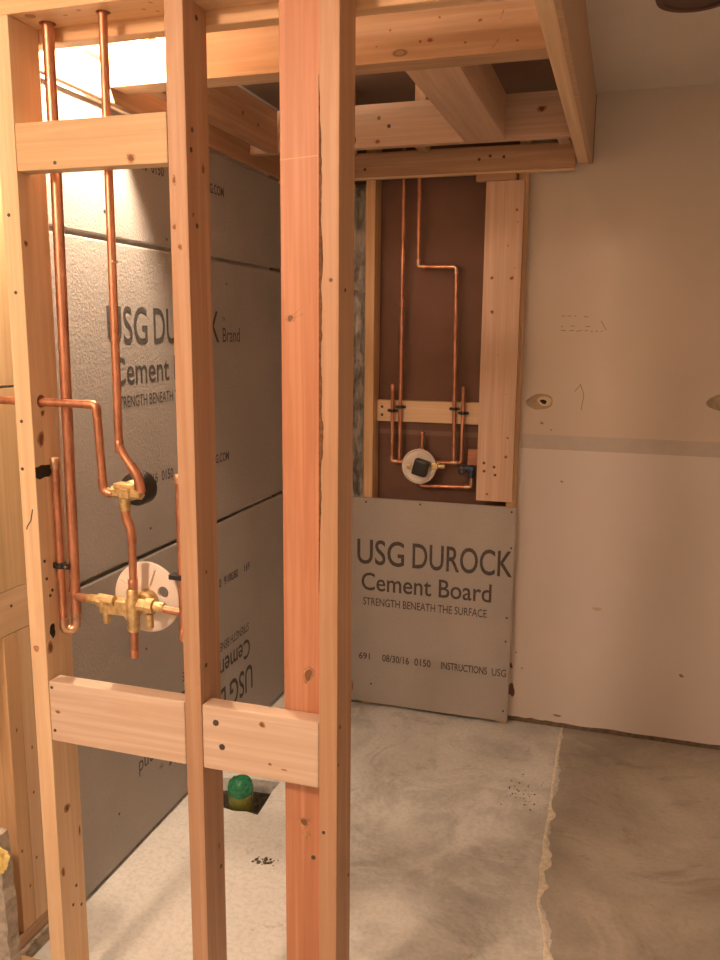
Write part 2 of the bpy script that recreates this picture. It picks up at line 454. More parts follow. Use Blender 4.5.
# ------------------------------------------------------------------ cement boards
def text_mesh(s, w, h, bold=0.0):
    cu = bpy.data.curves.new('t', 'FONT'); cu.body = s; cu.size = 1; cu.offset = bold; cu.resolution_u = 4
    t = bpy.data.objects.new('t', cu); C.objects.link(t)
    bpy.context.view_layer.update()
    me = bpy.data.meshes.new_from_object(t.evaluated_get(bpy.context.evaluated_depsgraph_get()))
    bpy.data.objects.remove(t, do_unlink=True)
    xs = [v.co.x for v in me.vertices]; ys = [v.co.y for v in me.vertices]
    x0, x1, y0, y1 = min(xs), max(xs), min(ys), max(ys)
    for v in me.vertices:
        v.co = ((v.co.x-x0)/(x1-x0)*w, (v.co.y-y0)/(y1-y0)*h, 0)
    me.materials.clear()
    return me
PRINT = [('USG', 0, .203, .629, .737, .009), ('DUROCK', .238, .665, .629, .737, .009), ('Brand', .693, .830, .630, .680, .0), ('TM', .690, .712, .702, .716, .0),
         ('Cement Board', .020, .567, .516, .594, .009), ('STRENGTH BENEATH THE SURFACE', .028, .551, .451, .485, .006),
         ('691', .011, .060, .208, .238, .014), ('08/30/16', .115, .232, .208, .240, .014), ('0150', .255, .325, .208, .240, .014),
         ('INSTRUCTIONS', .369, .560, .208, .240, .014), ('USG.COM', .580, .722, .208, .240, .014)]
PM = {}
for s, u0, u1, v0, v1, b in PRINT: PM[s] = text_mesh(s, u1-u0, v1-v0, b)
USGM = text_mesh('USG', .058, .032, .004); DURM = text_mesh('DUROCK', .408, .108, .009)
def print_on(board, origin, udir, vdir, ndir, keep, clip=None):
    """stencilled lettering, laid on the face of one board"""
    R = Matrix((udir, vdir, ndir)).transposed().to_euler()
    for s, u0, u1, v0, v1, b in PRINT:
        if not keep(s): continue
        me = PM[s]
        if clip and s == 'USG.COM': me = USGM
        if clip and s == 'DUROCK': me = DURM
        p = Vector(origin) + Vector(udir)*u0 + Vector(vdir)*v0 + Vector(ndir)*.0008
        link('printed_text', me, INK, board, p, R)
def board(x0, x1, y0, y1, z0, z1, label):
    o = box('cement_board', x0, x1, y0, y1, z0, z1, CEMENT, None, .006)
    return tag(o, label, 'cement board', 'cement boards lining the shower')
XL, YL, ZL = (1, 0, 0), (0, 1, 0), (0, 0, 1)
T = .0127
bl = board(-T, 0, -1.55, -.002, .012, .908, 'grey cement board on the floor with upside-down lettering, side wall of the shower')
bm_ = board(-T, 0, -1.55, -.002, .918, 1.824, 'grey cement board with upright lettering in the middle row of the side wall')
bt = board(-T, 0, -1.55, -.002, 1.834, 2.174, 'narrow grey cement board in the top row of the side wall, below the soffit')
bb = board(.001, .985, 0, T, .012, .914, 'grey cement board standing below the open plumbing wall')
print_on(bm_, (0, -1.231, .917), YL, ZL, XL, lambda s: True)
print_on(bl, (0, -.336, .911-.004), (0, -1, 0), (0, 0, -1), XL, lambda s: True)
print_on(bt, (0, -1.231, 1.832), YL, ZL, XL, lambda s: s in ('691', '08/30/16', '0150', 'INSTRUCTIONS', 'USG.COM'))
print_on(bb, (.334, 0, .0), XL, ZL, (0, -1, 0), lambda s: s not in ('Brand', 'TM'), clip=True)
rnd = random.Random(2)
for b, n in ((bb, 8),):
    for x, z in ((.968, .895), (.965, .36), (.966, .46), (.972, .75), (.37, .895), (.966, .06), (.40, .10), (.6, .9)):
        patch('screw_head', (x, -.0004, z), '-y', blob_poly(8, .0045, .0045, .05, 1), STEEL, b, .0008)
for b, pts in ((bl, [(-1.22, .84), (-.93, .70), (-1.28, .17), (-1.1, .62)]), (bm_, [(-1.19, 1.40), (-1.2, 1.77), (-1.19, 1.73), (-1.05, .99), (-.5, 1.75)]), (bt, [(-1.22, 1.90), (-1.2, 1.86), (-.9, 1.86)])):
    for y, z in pts:
        patch('screw_head', (.0004, y, z), '+x', blob_poly(8, .0045, .0045, .05, 1), STEEL, b, .0008)

# ------------------------------------------------------------------ stud partition in front of the shower
YF, YB = -1.80, -1.711
ZP = 2.175
SW = empty('stud_partition', (.5, -1.755, 0), 'bare pine stud wall with blocking, standing open in front of the shower', 'stud wall')
bottom_plate = lumber('bottom_plate', -.10, .862, YF, YB, 0, .038, PINE, SW, 'x')
s1 = lumber('stud', .156, .196, YF, YB, .038, ZP, PINE_PALE, SW)
s2 = lumber('stud', .530, .568, YF, YB, .038, ZP, PINE_RED, SW)
sB = lumber('stud', .824, .862, YF, YB, .038, ZP, PINE_AMBER, SW)
sA = lumber('stud', .7345, .8235, -1.760, -1.722, .038, ZP, PINE_ORANGE, SW)
tp = lumber('top_plate', -.10, 1.145, YF, YB, ZP, ZP+.038, PINE, SW, 'x')
ub = lumber('blocking', .1975, .529, YF, YF+.038, 1.891, 1.980, PINE_YELLOW, SW, 'x')
lb1 = lumber('blocking', .197, .529, YF, YF+.038, .694, .834, PINE_FRESH, SW, 'x', .004)
lb2 = lumber('blocking', .569, .8235, YF, YF+.038, .694, .834, PINE_FRESH, SW, 'x', .004)
# holes for the pipes
bpy.context.view_layer.update()
cut(s1, [rod_bm((.176, -1.768, 1.440), 'x', .0135, .08)])
cut(tp, [rod_bm((.2375, -1.737, ZP+.02), 'z', .0165, .1), rod_bm((.378, -1.758, ZP+.02), 'z', .0140, .1), rod_bm((.232, -1.780, ZP+.02), 'z', .010, .1)])
# knots and nails where the photograph shows them
for y, z, a, b, sd in [(-1.776, 1.361, .012, .022, 1), (-1.766, 1.415, .007, .008, 2), (-1.786, .905, .010, .020, 3), (-1.762, .509, .012, .014, 4), (-1.788, .364, .008, .014, 5),
                       (-1.722, .428, .004, .016, 6), (-1.786, 1.756, .006, .008, 7)]:
    knot((.1961, y, z), '+x', a, b, s1, sd)
knot((.171, YF, .905), '-y', .008, .010, s1, 8, False)
for x, z in ((.176, 1.66), (.17, 1.40), (.165, 1.30), (.171, 1.81)): nail((x, YF, z), '-y', s1)
for y, z in ((-1.788, 1.10), (-1.776, 1.02), (-1.784, 1.06), (-1.768, 1.03), (-1.745, .30), (-1.73, .24), (-1.76, .26)): nail((.196, y, z), '+x', s1)
patch('scorch_mark', (.196, -1.774, 1.292), '+x', [(-.025, -.010), (-.012, -.015), (.004, -.012), (.018, -.014), (.026, -.008), (.027, .004), (.022, .012), (.008, .013), (-.006, .015), (-.018, .012), (-.025, .013)], SCORCH, s1, .0004)
patch('scorch_mark', (.196, -1.775, .94), '+x', blob_poly(22, .010, .015, .25, 19), SCORCH, s1, .0004)
strokes('pencil_check', [(.184, 1.215, .178, 1.19), (.178, 1.19, .168, 1.177), (.168, 1.177, .166, 1.170)], .003, YF-.0004, INK, s1)
for y, z, a, b, sd in [(-1.782, 1.80, .006, .007, 1), (-1.738, 1.888, .008, .016, 2), (-1.766, 1.106, .006, .008, 3), (-1.738, .475, .006, .012, 4)]:
    knot((.5681, y, z), '+x', a, b, s2, sd)
for y, z in ((-1.767, 1.782), (-1.777, 1.951), (-1.783, 1.915), (-1.776, .91), (-1.731, .422), (-1.75, 2.15)): nail((.568, y, z), '+x', s2, .005)
for x, z, a, b in ((.539, 1.777, .006, .010), (.549, 1.741, .006, .008), (.541, 1.86, .005, .012)): knot((x, YF, z), '-y', a, b, s2, 12)
knot((.753, -1.760, 1.612), '-y', .011, .010, sA, 21)
knot((.787, -1.760, .912), '-y', .016, .022, sA, 22)
knot((.777, -1.760, .588), '-y', .016, .012, sA, 23)
knot((.782, -1.760, .562), '-y', .014, .012, sA, 24, False)
nail((.797, -1.760, .511), '-y', sA, .005)
strokes('joint_line', [(.7345, 1.893, .8235, 1.898)], .0016, -1.7604, plain('joint', (.68, .38, .23), .6), sA)
strokes('knot_check', [(.757, 1.615, .79, 1.645), (.757, 1.612, .785, 1.622)], .0018, -1.7605, KNOT, sA)
# barky edge and the shadow gap between both posts, painted as one dark strip
def wane_shade(parent):
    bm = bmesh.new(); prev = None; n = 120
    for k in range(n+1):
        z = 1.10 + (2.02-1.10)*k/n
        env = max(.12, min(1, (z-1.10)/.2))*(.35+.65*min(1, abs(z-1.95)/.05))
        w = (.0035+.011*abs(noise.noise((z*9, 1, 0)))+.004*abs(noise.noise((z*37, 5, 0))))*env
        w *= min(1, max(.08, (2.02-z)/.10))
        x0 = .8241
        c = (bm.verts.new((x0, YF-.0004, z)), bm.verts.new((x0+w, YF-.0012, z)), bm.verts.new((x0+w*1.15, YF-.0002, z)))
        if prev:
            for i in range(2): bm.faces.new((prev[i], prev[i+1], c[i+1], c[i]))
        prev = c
    return obj('bark_gap_shade', bm, BARK_GAP, parent)
wane_shade(sB)
nail((.847, YF, 1.678), '-y', sB); nail((.834, YF, .60), '-y', sB)
for y, z in ((-1.765, 1.662), (-1.783, .823), (-1.794, .748), (-1.726, .462)): nail((.862, y, z), '+x', sB)
knot((.8621, -1.712, 1.93), '+x', .005, .008, sB, 31); knot((.8621, -1.705, .876), '+x', .006, .014, sB, 32)
for x, z in ((.600, .799), (.613, .748)): nail((x, YF, z), '-y', lb2, .007)
knot((.703, YF, .811), '-y', .009, .007, lb2, 33); knot((.719, YF, .728), '-y', .005, .003, lb2, 34); knot((.75, YF, .721), '-y', .008, .0022, lb2, 35, False)
knot((.217, YF, .765), '-y', .008, .005, lb1, 36)
for x, z in ((.205, .82), (.207, .72)): nail((x, YF, z), '-y', lb1)
knot((.452, YF, 1.903), '-y', .013, .010, ub, 37); nail((.285, YF, 1.903), '-y', ub)
for x, y in ((.30, -1.765), (.34, -1.78), (.46, -1.75), (.49, -1.775), (.48, -1.735)): knot((x, y, ZP), '-z', .005, .004, tp, 41, False)

# ------------------------------------------------------------------ soffit frame
ZS = 2.213
SF = empty('soffit_frame', (.6, -.8, 2.15), 'open pine soffit frame hanging below the ceiling over the shower', 'soffit frame')
fb = lumber('beam', .022, 1.144, -1.203, -1.127, ZS, ZS+.14, PINE_TAN, SF, 'x')
rb = lumber('beam', .022, 1.144, -.335, -.297, ZS, ZS+.14, PINE_DULL, SF, 'x')
j1 = lumber('joist', .800, .935, -1.1265, -.3355, ZS, ZS+.14, PINE_DULL, SF, 'y')
j2 = lumber('joist', .091, .129, -1.1265, -.3355, ZS, ZS+.14, PINE_BROWN, SF, 'y')
lw = lumber('side_ledger', .0005, .021, -1.67, -.03, 2.178, 2.267, PINE_BROWN, SF, 'y')
lr = lumber('back_ledger', .0005, 1.144, -.026, T-.0005, 2.171, 2.260, PINE_BROWN, SF, 'x')
rl = lumber('rail', 1.149, 1.186, -1.95, .0495, 2.198, 2.287, PINE_PALE, SF, 'y')
sh = box('side_sheathing', 1.1865, 1.2005, -1.95, .0495, 2.194, 2.436, PINE_TAN, SF, .001)
lumber('ledger_lit_lip', .0005, 1.144, -.026, -.001, 2.1635, 2.1705, PINE_PALE, SF, 'x', .001)  # pale strip added for the light on the back ledger's underside
fr = lumber('front_rail', .0005, 1.144, -1.7105, -1.673, 2.149, 2.29, PINE, SF, 'x', .004)
for x in (.35, .62, 1.10):
    lumber('hanger', x, x+.038, -.297, -.208, ZS, 2.436, PINE_BROWN, SF)
for x, z, a in ((.879, 2.253, .016), (.855, 2.252, .009), (.994, 2.285, .010), (.961, 2.241, .007), (1.08, 2.235, .008), (.783, 2.283, .006), (.90, 2.30, .006), (.75, 2.25, .005)):
    knot((x, -1.2031, z), '-y', a*.7, a*.55, fb, int(x*90))
for q in ((1.035, 2.27, 1.05, 2.31), (1.02, 2.22, 1.045, 2.25)): strokes('saw_mark', [q], .003, -1.2035, KNOT, fb)
for x, z in ((.504, 2.306), (.540, 2.278), (.815, 2.274), (.835, 2.27)): nail((x, -.335, z), '-y', rb, .007)
knot((.50, -.335, 2.23), '-y', .012, .010, rb, 51); knot((1.05, -.335, 2.30), '-y', .02, .012, rb, 52)
for x, z in ((.36, 2.20), (.84, 2.225), (.89, 2.22), (.80, 2.215)): nail((x, -.026, z), '-y', lr, .006)
for y, z in ((-1.0, 2.30), (-.62, 2.28), (-.5, 2.27), (-.92, 2.29)): knot((.1291, y, z), '+x', .012, .012, j2, int(-y*100))
patch('soffit_shade', (.61, -.83, 2.4369), '-z', [(-.60, -.83), (.57, -.83), (.57, .83), (-.60, .83)], SOFFIT_SHADE, bpy.data.objects['ceiling'], .0008)  # dark sheet painting the shade on the ceiling inside the soffit
strokes('dark_seam', [(1.2015, 2.197, 1.2015, 2.43)], .002, .0492, BARK_GAP, sh)

# ------------------------------------------------------------------ back plumbing wall framing
BF = empty('plumbing_wall_frame', (.67, .05, 0), 'pine studs and backing boards of the open plumbing wall above the cement board', 'wall frame')
lumber('stud', .354, .392, T+.001, .100, .0, 2.436, PINE, BF)
lumber('stud', .942, .979, T+.001, .100, .0, 2.436, PINE, BF)
cb = lumber('cross_block', .393, .941, .066, .100, 1.226, 1.313, PINE_PALE, BF, 'x')
plk = lumber('wide_plank', .829, .969, -.0255, T, .938, 2.137, PINE_DULL, BF)
lumber('short_block', .790, .938, -.024, T, 2.1385, 2.1705, PINE_BROWN, BF, 'x')
lumber('scrap_block', .775, .832, .068, .100, 1.060, 1.125, PINE_ORANGE, BF, 'x')
bk = box('backing_sheet', -T, .946, .1005, .130, .0, 2.436, KRAFT, BF)
box('backing_joint', .393, .941, .1000, .1005, 1.170, 1.190, KRAFT_LIGHT, BF)
for x, z, r in ((.945, 2.032, .010), (.95, 1.989, .005), (.917, 1.905, .006), (.862, 1.79, .011), (.936, 1.789, .013), (.867, 1.665, .012), (.931, 1.358, .004),
                (.946, 1.825, .005), (.895, 1.505, .005), (.944, 1.19, .008), (.94, 1.116, .011), (.872, .966, .009)):
    knot((x, -.0255, z), '-y', r*.75, r*.75, plk, int(z*50), r > .006)
for x, z in ((.856, 1.088), (.896, 1.074), (.858, 1.056), (.901, 1.043)): nail((x, -.0255, z), '-y', plk, .006)
for x, z in ((.415, 1.285), (.415, 1.252)): nail((x, .066, z), '-y', cb, .006)
# silvery insulation between the corner and the first stud
def foil_strip():
    bm = bmesh.new(); nx, nz = 8, 70; g = []
    for j in range(nz+1):
        row = []
        for i in range(nx+1):
            x, z = .03+.315*i/nx, .01+2.15*j/nz
            row.append(bm.verts.new((x, .052+.022*noise.noise((x*14, z*11, 2))+.012*noise.noise((x*40, z*30, 5)), z)))
        g.append(row)
    for j in range(nz):
        for i in range(nx): bm.faces.new((g[j][i], g[j][i+1], g[j+1][i+1], g[j+1][i]))
    bmesh.ops.solidify(bm, geom=bm.faces[:], thickness=.004)
    o = obj('foil_insulation', bm, FOIL, smooth=True)
    return tag(o, 'crumpled silver foil insulation in the gap left of the pine stud', 'insulation')
foil_strip()

# ------------------------------------------------------------------ exposed framing left of the partition
LF = empty('side_wall_frame', (-.06, -1.75, 0), 'pine double stud and plywood framing of the side wall, left of the partition', 'wall frame')
box('concrete_footing', -.1145, -.004, -2.05, -1.552, 0, .040, RUBBLE, LF, .004)
lumber('sole_plate', -.102, -.0135, -2.05, -1.552, .0405, .078, PINE_BROWN, LF, 'y')
d1 = lumber('stud', -.102, -.0135, -1.688, -1.6425, .0785, .866, PINE, LF)
d2 = lumber('stud', -.102, -.0135, -1.6415, -1.596, .0785, .866, PINE_PALE, LF)
for k, (y, z) in enumerate(((-1.665, .62), (-1.675, .30), (-1.655, .19))): knot((-.0134, y, z), '+x', .004, .007, d1, 70+k)
for k, (y, z) in enumerate(((-1.62, .43), (-1.625, .25), (-1.615, .55))): knot((-.0134, y, z), '+x', .004, .006, d2, 75+k)
hb = lumber('header_block', -.102, -.0135, -2.0, -1.552, .867, .975, PINE_PALE, LF, 'y')
nail((-.0135, -1.655, .935), '+x', hb)
box('plywood_panel', -.030, -.0135, -2.0, -1.552, .976, 1.452, PLY, LF, .001)
box('plywood_panel', -.030, -.0135, -2.0, -1.552, 1.458, 2.14, PLY, LF, .001)
# broken grey slab with a tuft of foam beside the side-wall studs
def slab():
    bm = bmesh.new(); n = 16; rnd = random.Random(8); A = []; B = []
    edge = [(-.10, .0)] + [(.128+.008*noise.noise((k*.7, 2, 0)) - .012*(k/n)**2, .0+.50*k/n) for k in range(n+1)] + [(-.10, .50)]
    for x, z in edge:
        A.append(bm.verts.new((x, -1.895+.004*rnd.random(), z))); B.append(bm.verts.new((x, -1.862+.004*rnd.random(), z)))
    m = len(edge)
    for k in range(m): bm.faces.new((A[k], A[(k+1) % m], B[(k+1) % m], B[k]))
    bm.faces.new(A[::-1]); bm.faces.new(B)
    return tag(obj('cement_scrap', bm, GREYSLAB), 'rough broken grey slab standing left of the partition by the double stud', 'scrap')
slab()
def tuft():
    bm = bmesh.new(); bmesh.ops.create_icosphere(bm, subdivisions=3, radius=1)
    for v in bm.verts:
        q = 1+.45*noise.noise(v.co*2.2)+.25*noise.noise(v.co*5.1)
        v.co = Vector((v.co.x*.020, v.co.y*.012, v.co.z*.030))*q
    return tag(obj('foam_tuft', bm, FOAM, None, (.131, -1.908, .458), smooth=True), 'small yellow tuft of foam on the broken grey slab', 'foam')
tuft()

# ------------------------------------------------------------------ plumbing in the partition
R2 = .0086
PL = empty('copper_plumbing', (.35, -1.755, .9), 'copper pipes with brass shower valves in the bay of the stud partition', 'plumbing')
def coupling(p, axis, r, l, mat=COPPER, name='fitting', parent=None):
    return obj(name, lathe_bm([(r*.93, -l/2), (r, -l/2+.001), (r, l/2-.001), (r*.93, l/2)], 16, axis), mat, parent or PL, p, smooth=True)
# main riser on the left, down to the lower valve and the air chamber
tube('pipe', [(.2375, -1.737, 2.42), (.239, -1.737, 1.9), (.231, -1.737, .972)], .0115, COPPER, PL)
tube('elbow', [(.2313, -1.737, 1.000), (.2305, -1.737, .936), (.2085, -1.752, .934), (.2085, -1.752, .962)], .0106, SOLDER, PL, bend=.02)
tube('air_chamber', [(.2085, -1.752, .955), (.2085, -1.752, 1.318)], .0082, COPPER, PL)
coupling((.2085, -1.752, 1.307), 'z', .0098, .024, SOLDER, 'end_cap')
def clip(p, parent, dx, side=1, name='pipe_clip'):
    """plastic half-clamp with two ears and a screw"""
    bm = tube_bm([(0, 0, -.006), (0, 0, .006)], .0125, 14)
    b2 = box_bm(.050, .006, .012, .001); bmesh.ops.translate(b2, vec=(0, -.006, 0), verts=b2.verts)
    me = bpy.data.meshes.new('c'); b2.to_mesh(me); b2.free(); bm.from_mesh(me)
    o = obj(name, bm, BLACK, parent, p)
    for s in (-1, 1):
        obj('screw', lathe_bm([(.0032, 0), (.0032, .0018)], 8, 'y'), SOLDER, o, Vector(p)+Vector((s*.019, -.0108, 0)))
    return o
clip((.2085, -1.752, 1.083), PL, 0)
# second riser with the offset into the upper valve
tube('pipe', [(.378, -1.758, 2.42), (.372, -1.758, 1.348), (.412, -1.758, 1.296), (.418, -1.758, 1.262)], R2, COPPER, PL, bend=.02)
coupling((.3725, -1.758, 1.352), 'z', .0094, .026)
coupling((.378, -1.758, 1.72), 'z', .0086, .004, SOLDER)
tube('elbow', [(.398, -1.758, 1.314), (.413, -1.758, 1.295), (.419, -1.757, 1.258)], .0102, COPPER, PL, bend=.015)
# supply from the left through the stud
tube('pipe', [(-.0130, -1.768, 1.440), (.329, -1.768, 1.437), (.334, -1.764, 1.262), (.352, -1.762, 1.253)], R2, COPPER, PL, bend=.014)
tube('elbow', [(.306, -1.768, 1.4372), (.329, -1.768, 1.437), (.3296, -1.768, 1.412)], .0096, COPPER, PL, bend=.016)
tube('elbow', [(.3335, -1.765, 1.285), (.334, -1.764, 1.258), (.353, -1.762, 1.252)], .0096, COPPER, PL, bend=.016)
# upper (diverter) valve
def multi(name, parts, mat, parent, p):
    bm = bmesh.new()
    for b in parts:
        me = bpy.data.meshes.new('p'); b.to_mesh(me); b.free(); bm.from_mesh(me); bpy.data.meshes.remove(me)
    return obj(name, bm, mat, parent, p, smooth=True)
def mv(bm, v): bmesh.ops.translate(bm, vec=v, verts=bm.verts); return bm
def rotd(bm, deg, ax): bmesh.ops.rotate(bm, cent=(0, 0, 0), matrix=Matrix.Rotation(math.radians(deg), 3, ax), verts=bm.verts); return bm
V1 = (.384, -1.757, 1.256)
v1 = multi('diverter_valve', [
    lathe_bm([(.010, -.036), (.0125, -.034), (.0125, -.012), (.017, -.008), (.017, .012), (.0125, .016), (.0125, .036), (.010, .038)], 6, 'x'),
    mv(lathe_bm([(.018, 0), (.021, .004), (.021, .03), (.018, .034)], 16, 'y'), (.008, .0, .004)),
    mv(box_bm(.050, .028, .012, .003), (.0, .004, .014)),
    mv(lathe_bm([(.0105, -.034), (.0115, -.03), (.0115, 0)], 10, 'z'), (-.004, 0, -.004))], BRASS, PL, V1)
obj('black_cap', lathe_bm([(.029, 0), (.034, .004), (.036, .010), (.036, .036), (.032, .040)], 28, 'y'), BLACK, PL, (.386, -1.735, 1.258), smooth=True)
tube('pipe', [(.380, -1.757, 1.232), (.380, -1.757, 1.208), (.393, -1.757, 1.172), (.392, -1.757, 1.03)], R2, COPPER, PL, bend=.014)
tube('elbow', [(.380, -1.757, 1.226), (.380, -1.757, 1.205), (.393, -1.757, 1.176), (.393, -1.757, 1.150)], .0098, COPPER, PL, bend=.014)
# lower (mixing) valve
V2 = (.388, -1.757, 1.010)
multi('mixing_valve', [
    mv(lathe_bm([(.0095, -.028), (.011, -.026), (.011, -.004), (.015, 0), (.015, .018), (.011, .020)], 8, 'x'), (-.082, 0, .006)),
    mv(box_bm(.078, .034, .032, .005), (-.034, .002, -.003)),
    mv(lathe_bm([(.012, -.010), (.012, .012)], 8, 'x'), (-.048, -.012, .012)),
    mv(lathe_bm([(.008, -.020), (.008, .010)], 10, 'z'), (-.060, -.008, -.020)),
    mv(lathe_bm([(.0105, -.050), (.0135, -.046), (.0135, -.018), (.0165, -.012), (.0165, .018), (.0125, .024), (.0125, .040), (.0105, .044)], 12, 'z'), (.002, -.002, -.004)),
    mv(lathe_bm([(.013, 0), (.013, .022), (.017, .024), (.017, .042), (.011, .044), (.011, .064), (.0095, .066)], 8, 'x'), (.010, 0, .006)),
    mv(lathe_bm([(.008, -.022), (.008, .008)], 10, 'z'), (.044, -.006, -.018)),
    mv(lathe_bm([(.020, 0), (.024, .004), (.024, .03), (.020, .034)], 18, 'y'), (.018, .008, .006))], BRASS, PL, V2)
tube('pipe', [(.232, -1.740, 1.012), (.286, -1.756, 1.015)], R2, SOLDER, PL)
tube('pipe', [(.455, -1.757, 1.014), (.503, -1.757, 1.010)], R2, COPPER, PL)
tube('spout_pipe', [(.390, -1.758, .968), (.389, -1.758, .899)], .0086, COPPER, PL)
coupling((.389, -1.758, .905), 'z', .0096, .016, COPPER)
coupling((.391, -1.757, 1.056), 'z', .0104, .028, COPPER)
# round plaster guard behind the lower valve
def guard():
    g = obj('plaster_guard', lathe_bm([(.020, .0), (.072, .0), (.078, .003), (.078, .010), (.074, .013), (.070, .007), (.022, .006)], 40, 'y'), WHITE_PL, PL, (.399, -1.722, 1.020), smooth=True)
    bpy.context.view_layer.update()
    m = rod_bm((.441, -1.716, 1.036), 'y', .013, .06, 20)
    cut(g, [m])
    for a in (80, 150, 210, 290):
        b = box_bm(.038, .006, .004, .001); mv(b, (.050, 0, 0)); rotd(b, a, 'Y')
        obj('rib', b, WHITE_PL, g, (.399, -1.723, 1.020))
    return g
guard()
# right-hand air chamber beside the middle stud
tube('air_chamber', [(.5075, -1.757, .955), (.5075, -1.757, 1.300)], .0082, COPPER, PL)
coupling((.5075, -1.757, 1.293), 'z', .0096, .018, SOLDER, 'end_cap')
coupling((.5075, -1.757, .962), 'z', .0098, .026, COPPER, 'end_cap')
obj('pipe_clip', box_bm(.034, .022, .011, .002), BLACK, PL, (.499, -1.757, 1.087))

# ------------------------------------------------------------------ plumbing in the back wall
PB = empty('copper_plumbing', (.62, .045, .95), 'thin copper pipes with a white round valve guard in the open back wall', 'plumbing')
YP = .046; RB = .0075
def btube(name, pts, r=RB, mat=COPPER, **kw):
    return tube(name, [(p[0], p[2] if len(p) > 2 else YP, p[1]) for p in pts], r, mat, PB, **kw)
btube('pipe', [(.497, 2.42), (.497, 1.066)])
btube('pipe', [(.558, 2.42), (.561, 1.841), (.712, 1.838), (.722, 1.075)], bend=.010)
for p in ((.561, 1.841), (.712, 1.838)): pass
btube('elbow', [(.5608, 1.868), (.561, 1.841), (.588, 1.8405)], .009, SOLDER, bend=.012)
btube('elbow', [(.686, 1.8385), (.712, 1.838), (.7124, 1.811)], .009, SOLDER, bend=.012)
btube('air_chamber', [(.464, 1.380), (.465, 1.065), (.545, 1.062)], bend=.012)
btube('air_chamber', [(.755, 1.375), (.753, 1.072), (.640, 1.068)], bend=.012)
for x in (.4642, .7548): coupling((x, YP, 1.365), 'z', .009, .024, COPPER, 'end_cap', PB)
btube('elbow', [(.465, 1.085), (.465, 1.065), (.487, 1.0645)], .009, SOLDER, bend=.012)
coupling((.722, YP, 1.072), 'x', .0095, .030, SOLDER, 'fitting', PB)
coupling((.497, YP, 1.70), 'z', .009, .03, COPPER, 'fitting', PB)
btube('stub_pipe', [(.590, 1.10), (.592, 1.190)])
coupling((.592, YP, 1.183), 'z', .009, .016, COPPER, 'end_cap', PB)
btube('pipe', [(.583, 1.02), (.588, .968), (.797, .976), (.797, 1.040)], bend=.012)
btube('elbow', [(.770, .975), (.797, .976), (.797, 1.002)], .009, SOLDER, bend=.012)
for x in (.464, .497, .719, .755):
    z = 1.272 if x in (.464, .755) else 1.288
    bm = tube_bm([(0, 0, -.006), (0, 0, .006)], .0115, 12)
    b2 = box_bm(.040, .018, .010, .001); mv(b2, (0, .008, 0)); me = bpy.data.meshes.new('c'); b2.to_mesh(me); b2.free(); bm.from_mesh(me)
    obj('pipe_clip', bm, BLACK, PB, (x, YP, z))
multi('valve_body', [lathe_bm([(.024, .0), (.028, .004), (.028, .040), (.022, .046)], 18, 'y'), mv(lathe_bm([(.012, -.07), (.012, .078)], 10, 'x'), (0, .022, .012)),
                     mv(lathe_bm([(.012, -.05), (.012, .07)], 10, 'z'), (0, .022, 0))], BRASS, PB, (.588, .020, 1.052))
pg = obj('plaster_guard', lathe_bm([(.020, .010), (.068, .010), (.071, .006), (.071, .0), (.066, -.003), (.062, .003), (.022, .003)], 36, 'y'), WHITE_PL, PB, (.588, .010, 1.054), smooth=True)
bcap = rotd(box_bm(.060, .046, .066, .010), 14, 'Y')
obj('black_cap', bcap, BLACK, PB, (.602, -.016, 1.054))
obj('screw', lathe_bm([(.006, -.004), (.0095, -.003), (.0095, .003), (.007, .004)], 14, 'y'), BRASS, pg, (.548, .004, 1.052), smooth=True)
multi('side_port', [mv(box_bm(.030, .014, .026, .003), (.0, 0, 0)), mv(lathe_bm([(.010, 0), (.010, .03)], 10, 'x'), (.012, .01, 0))], BRASS, PB, (.650, .012, 1.058))
dv = multi('diverter_valve', [lathe_bm([(.014, -.030), (.016, -.027), (.016, .018), (.012, .022)], 16, 'x'), mv(lathe_bm([(.011, -.03), (.011, 0)], 12, 'z'), (.008, 0, -.006))], BLUE, PB, (.788, YP-.01, 1.052))
obj('port_cap', lathe_bm([(.013, -.004), (.0165, -.003), (.0165, .006), (.012, .008)], 18, 'y'), BLACK, dv, (.764, YP-.028, 1.045), smooth=True)

# ------------------------------------------------------------------ drain stub in the hole
DR = empty('drain_stub', (.192, -.855, -.115), 'stubby drain pipe with crumpled green plastic cap in the floor hole', 'drain pipe')
obj('pipe', lathe_bm([(.040, -.115), (.041, .0), (.042, .035), (.040, .040)], 22), OLIVE, DR, (.192, -.855, 0), smooth=True)
gb = lathe_bm([(.0415, .036), (.043, .040), (.0435, .060), (.040, .074), (.031, .085), (.016, .091), (.004, .093)], 26)
for v in gb.verts:
    q = 1+.07*noise.noise(v.co*55); v.co.x *= q; v.co.y *= q; v.co.z += .004*noise.noise(v.co*70)
tag(obj('cap', gb, GREEN, DR, (.192, -.855, 0), smooth=True), 'crumpled green plastic cap')
rnd = random.Random(21)
def stones(name, n, fx, fy, z, smin, smax, mat, label, cat):
    bm = bmesh.new()
    for _ in range(n):
        s = rnd.uniform(smin, smax); b = bmesh.new(); bmesh.ops.create_icosphere(b, subdivisions=1, radius=s)
        for v in b.verts: v.co *= rnd.uniform(.7, 1.25); v.co.z *= .6
        mv(b, (fx(), fy(), z+s*.4)); me = bpy.data.meshes.new('s'); b.to_mesh(me); b.free(); bm.from_mesh(me); bpy.data.meshes.remove(me)
    o = obj(name, bm, mat); return tag(o, label, cat, kind='stuff')
stones('gravel', 60, lambda: rnd.uniform(.09, .245), lambda: rnd.uniform(-.87, -.735), -.122, .006, .014, RUBBLE, 'loose dark gravel lying in the drain hole', 'gravel')
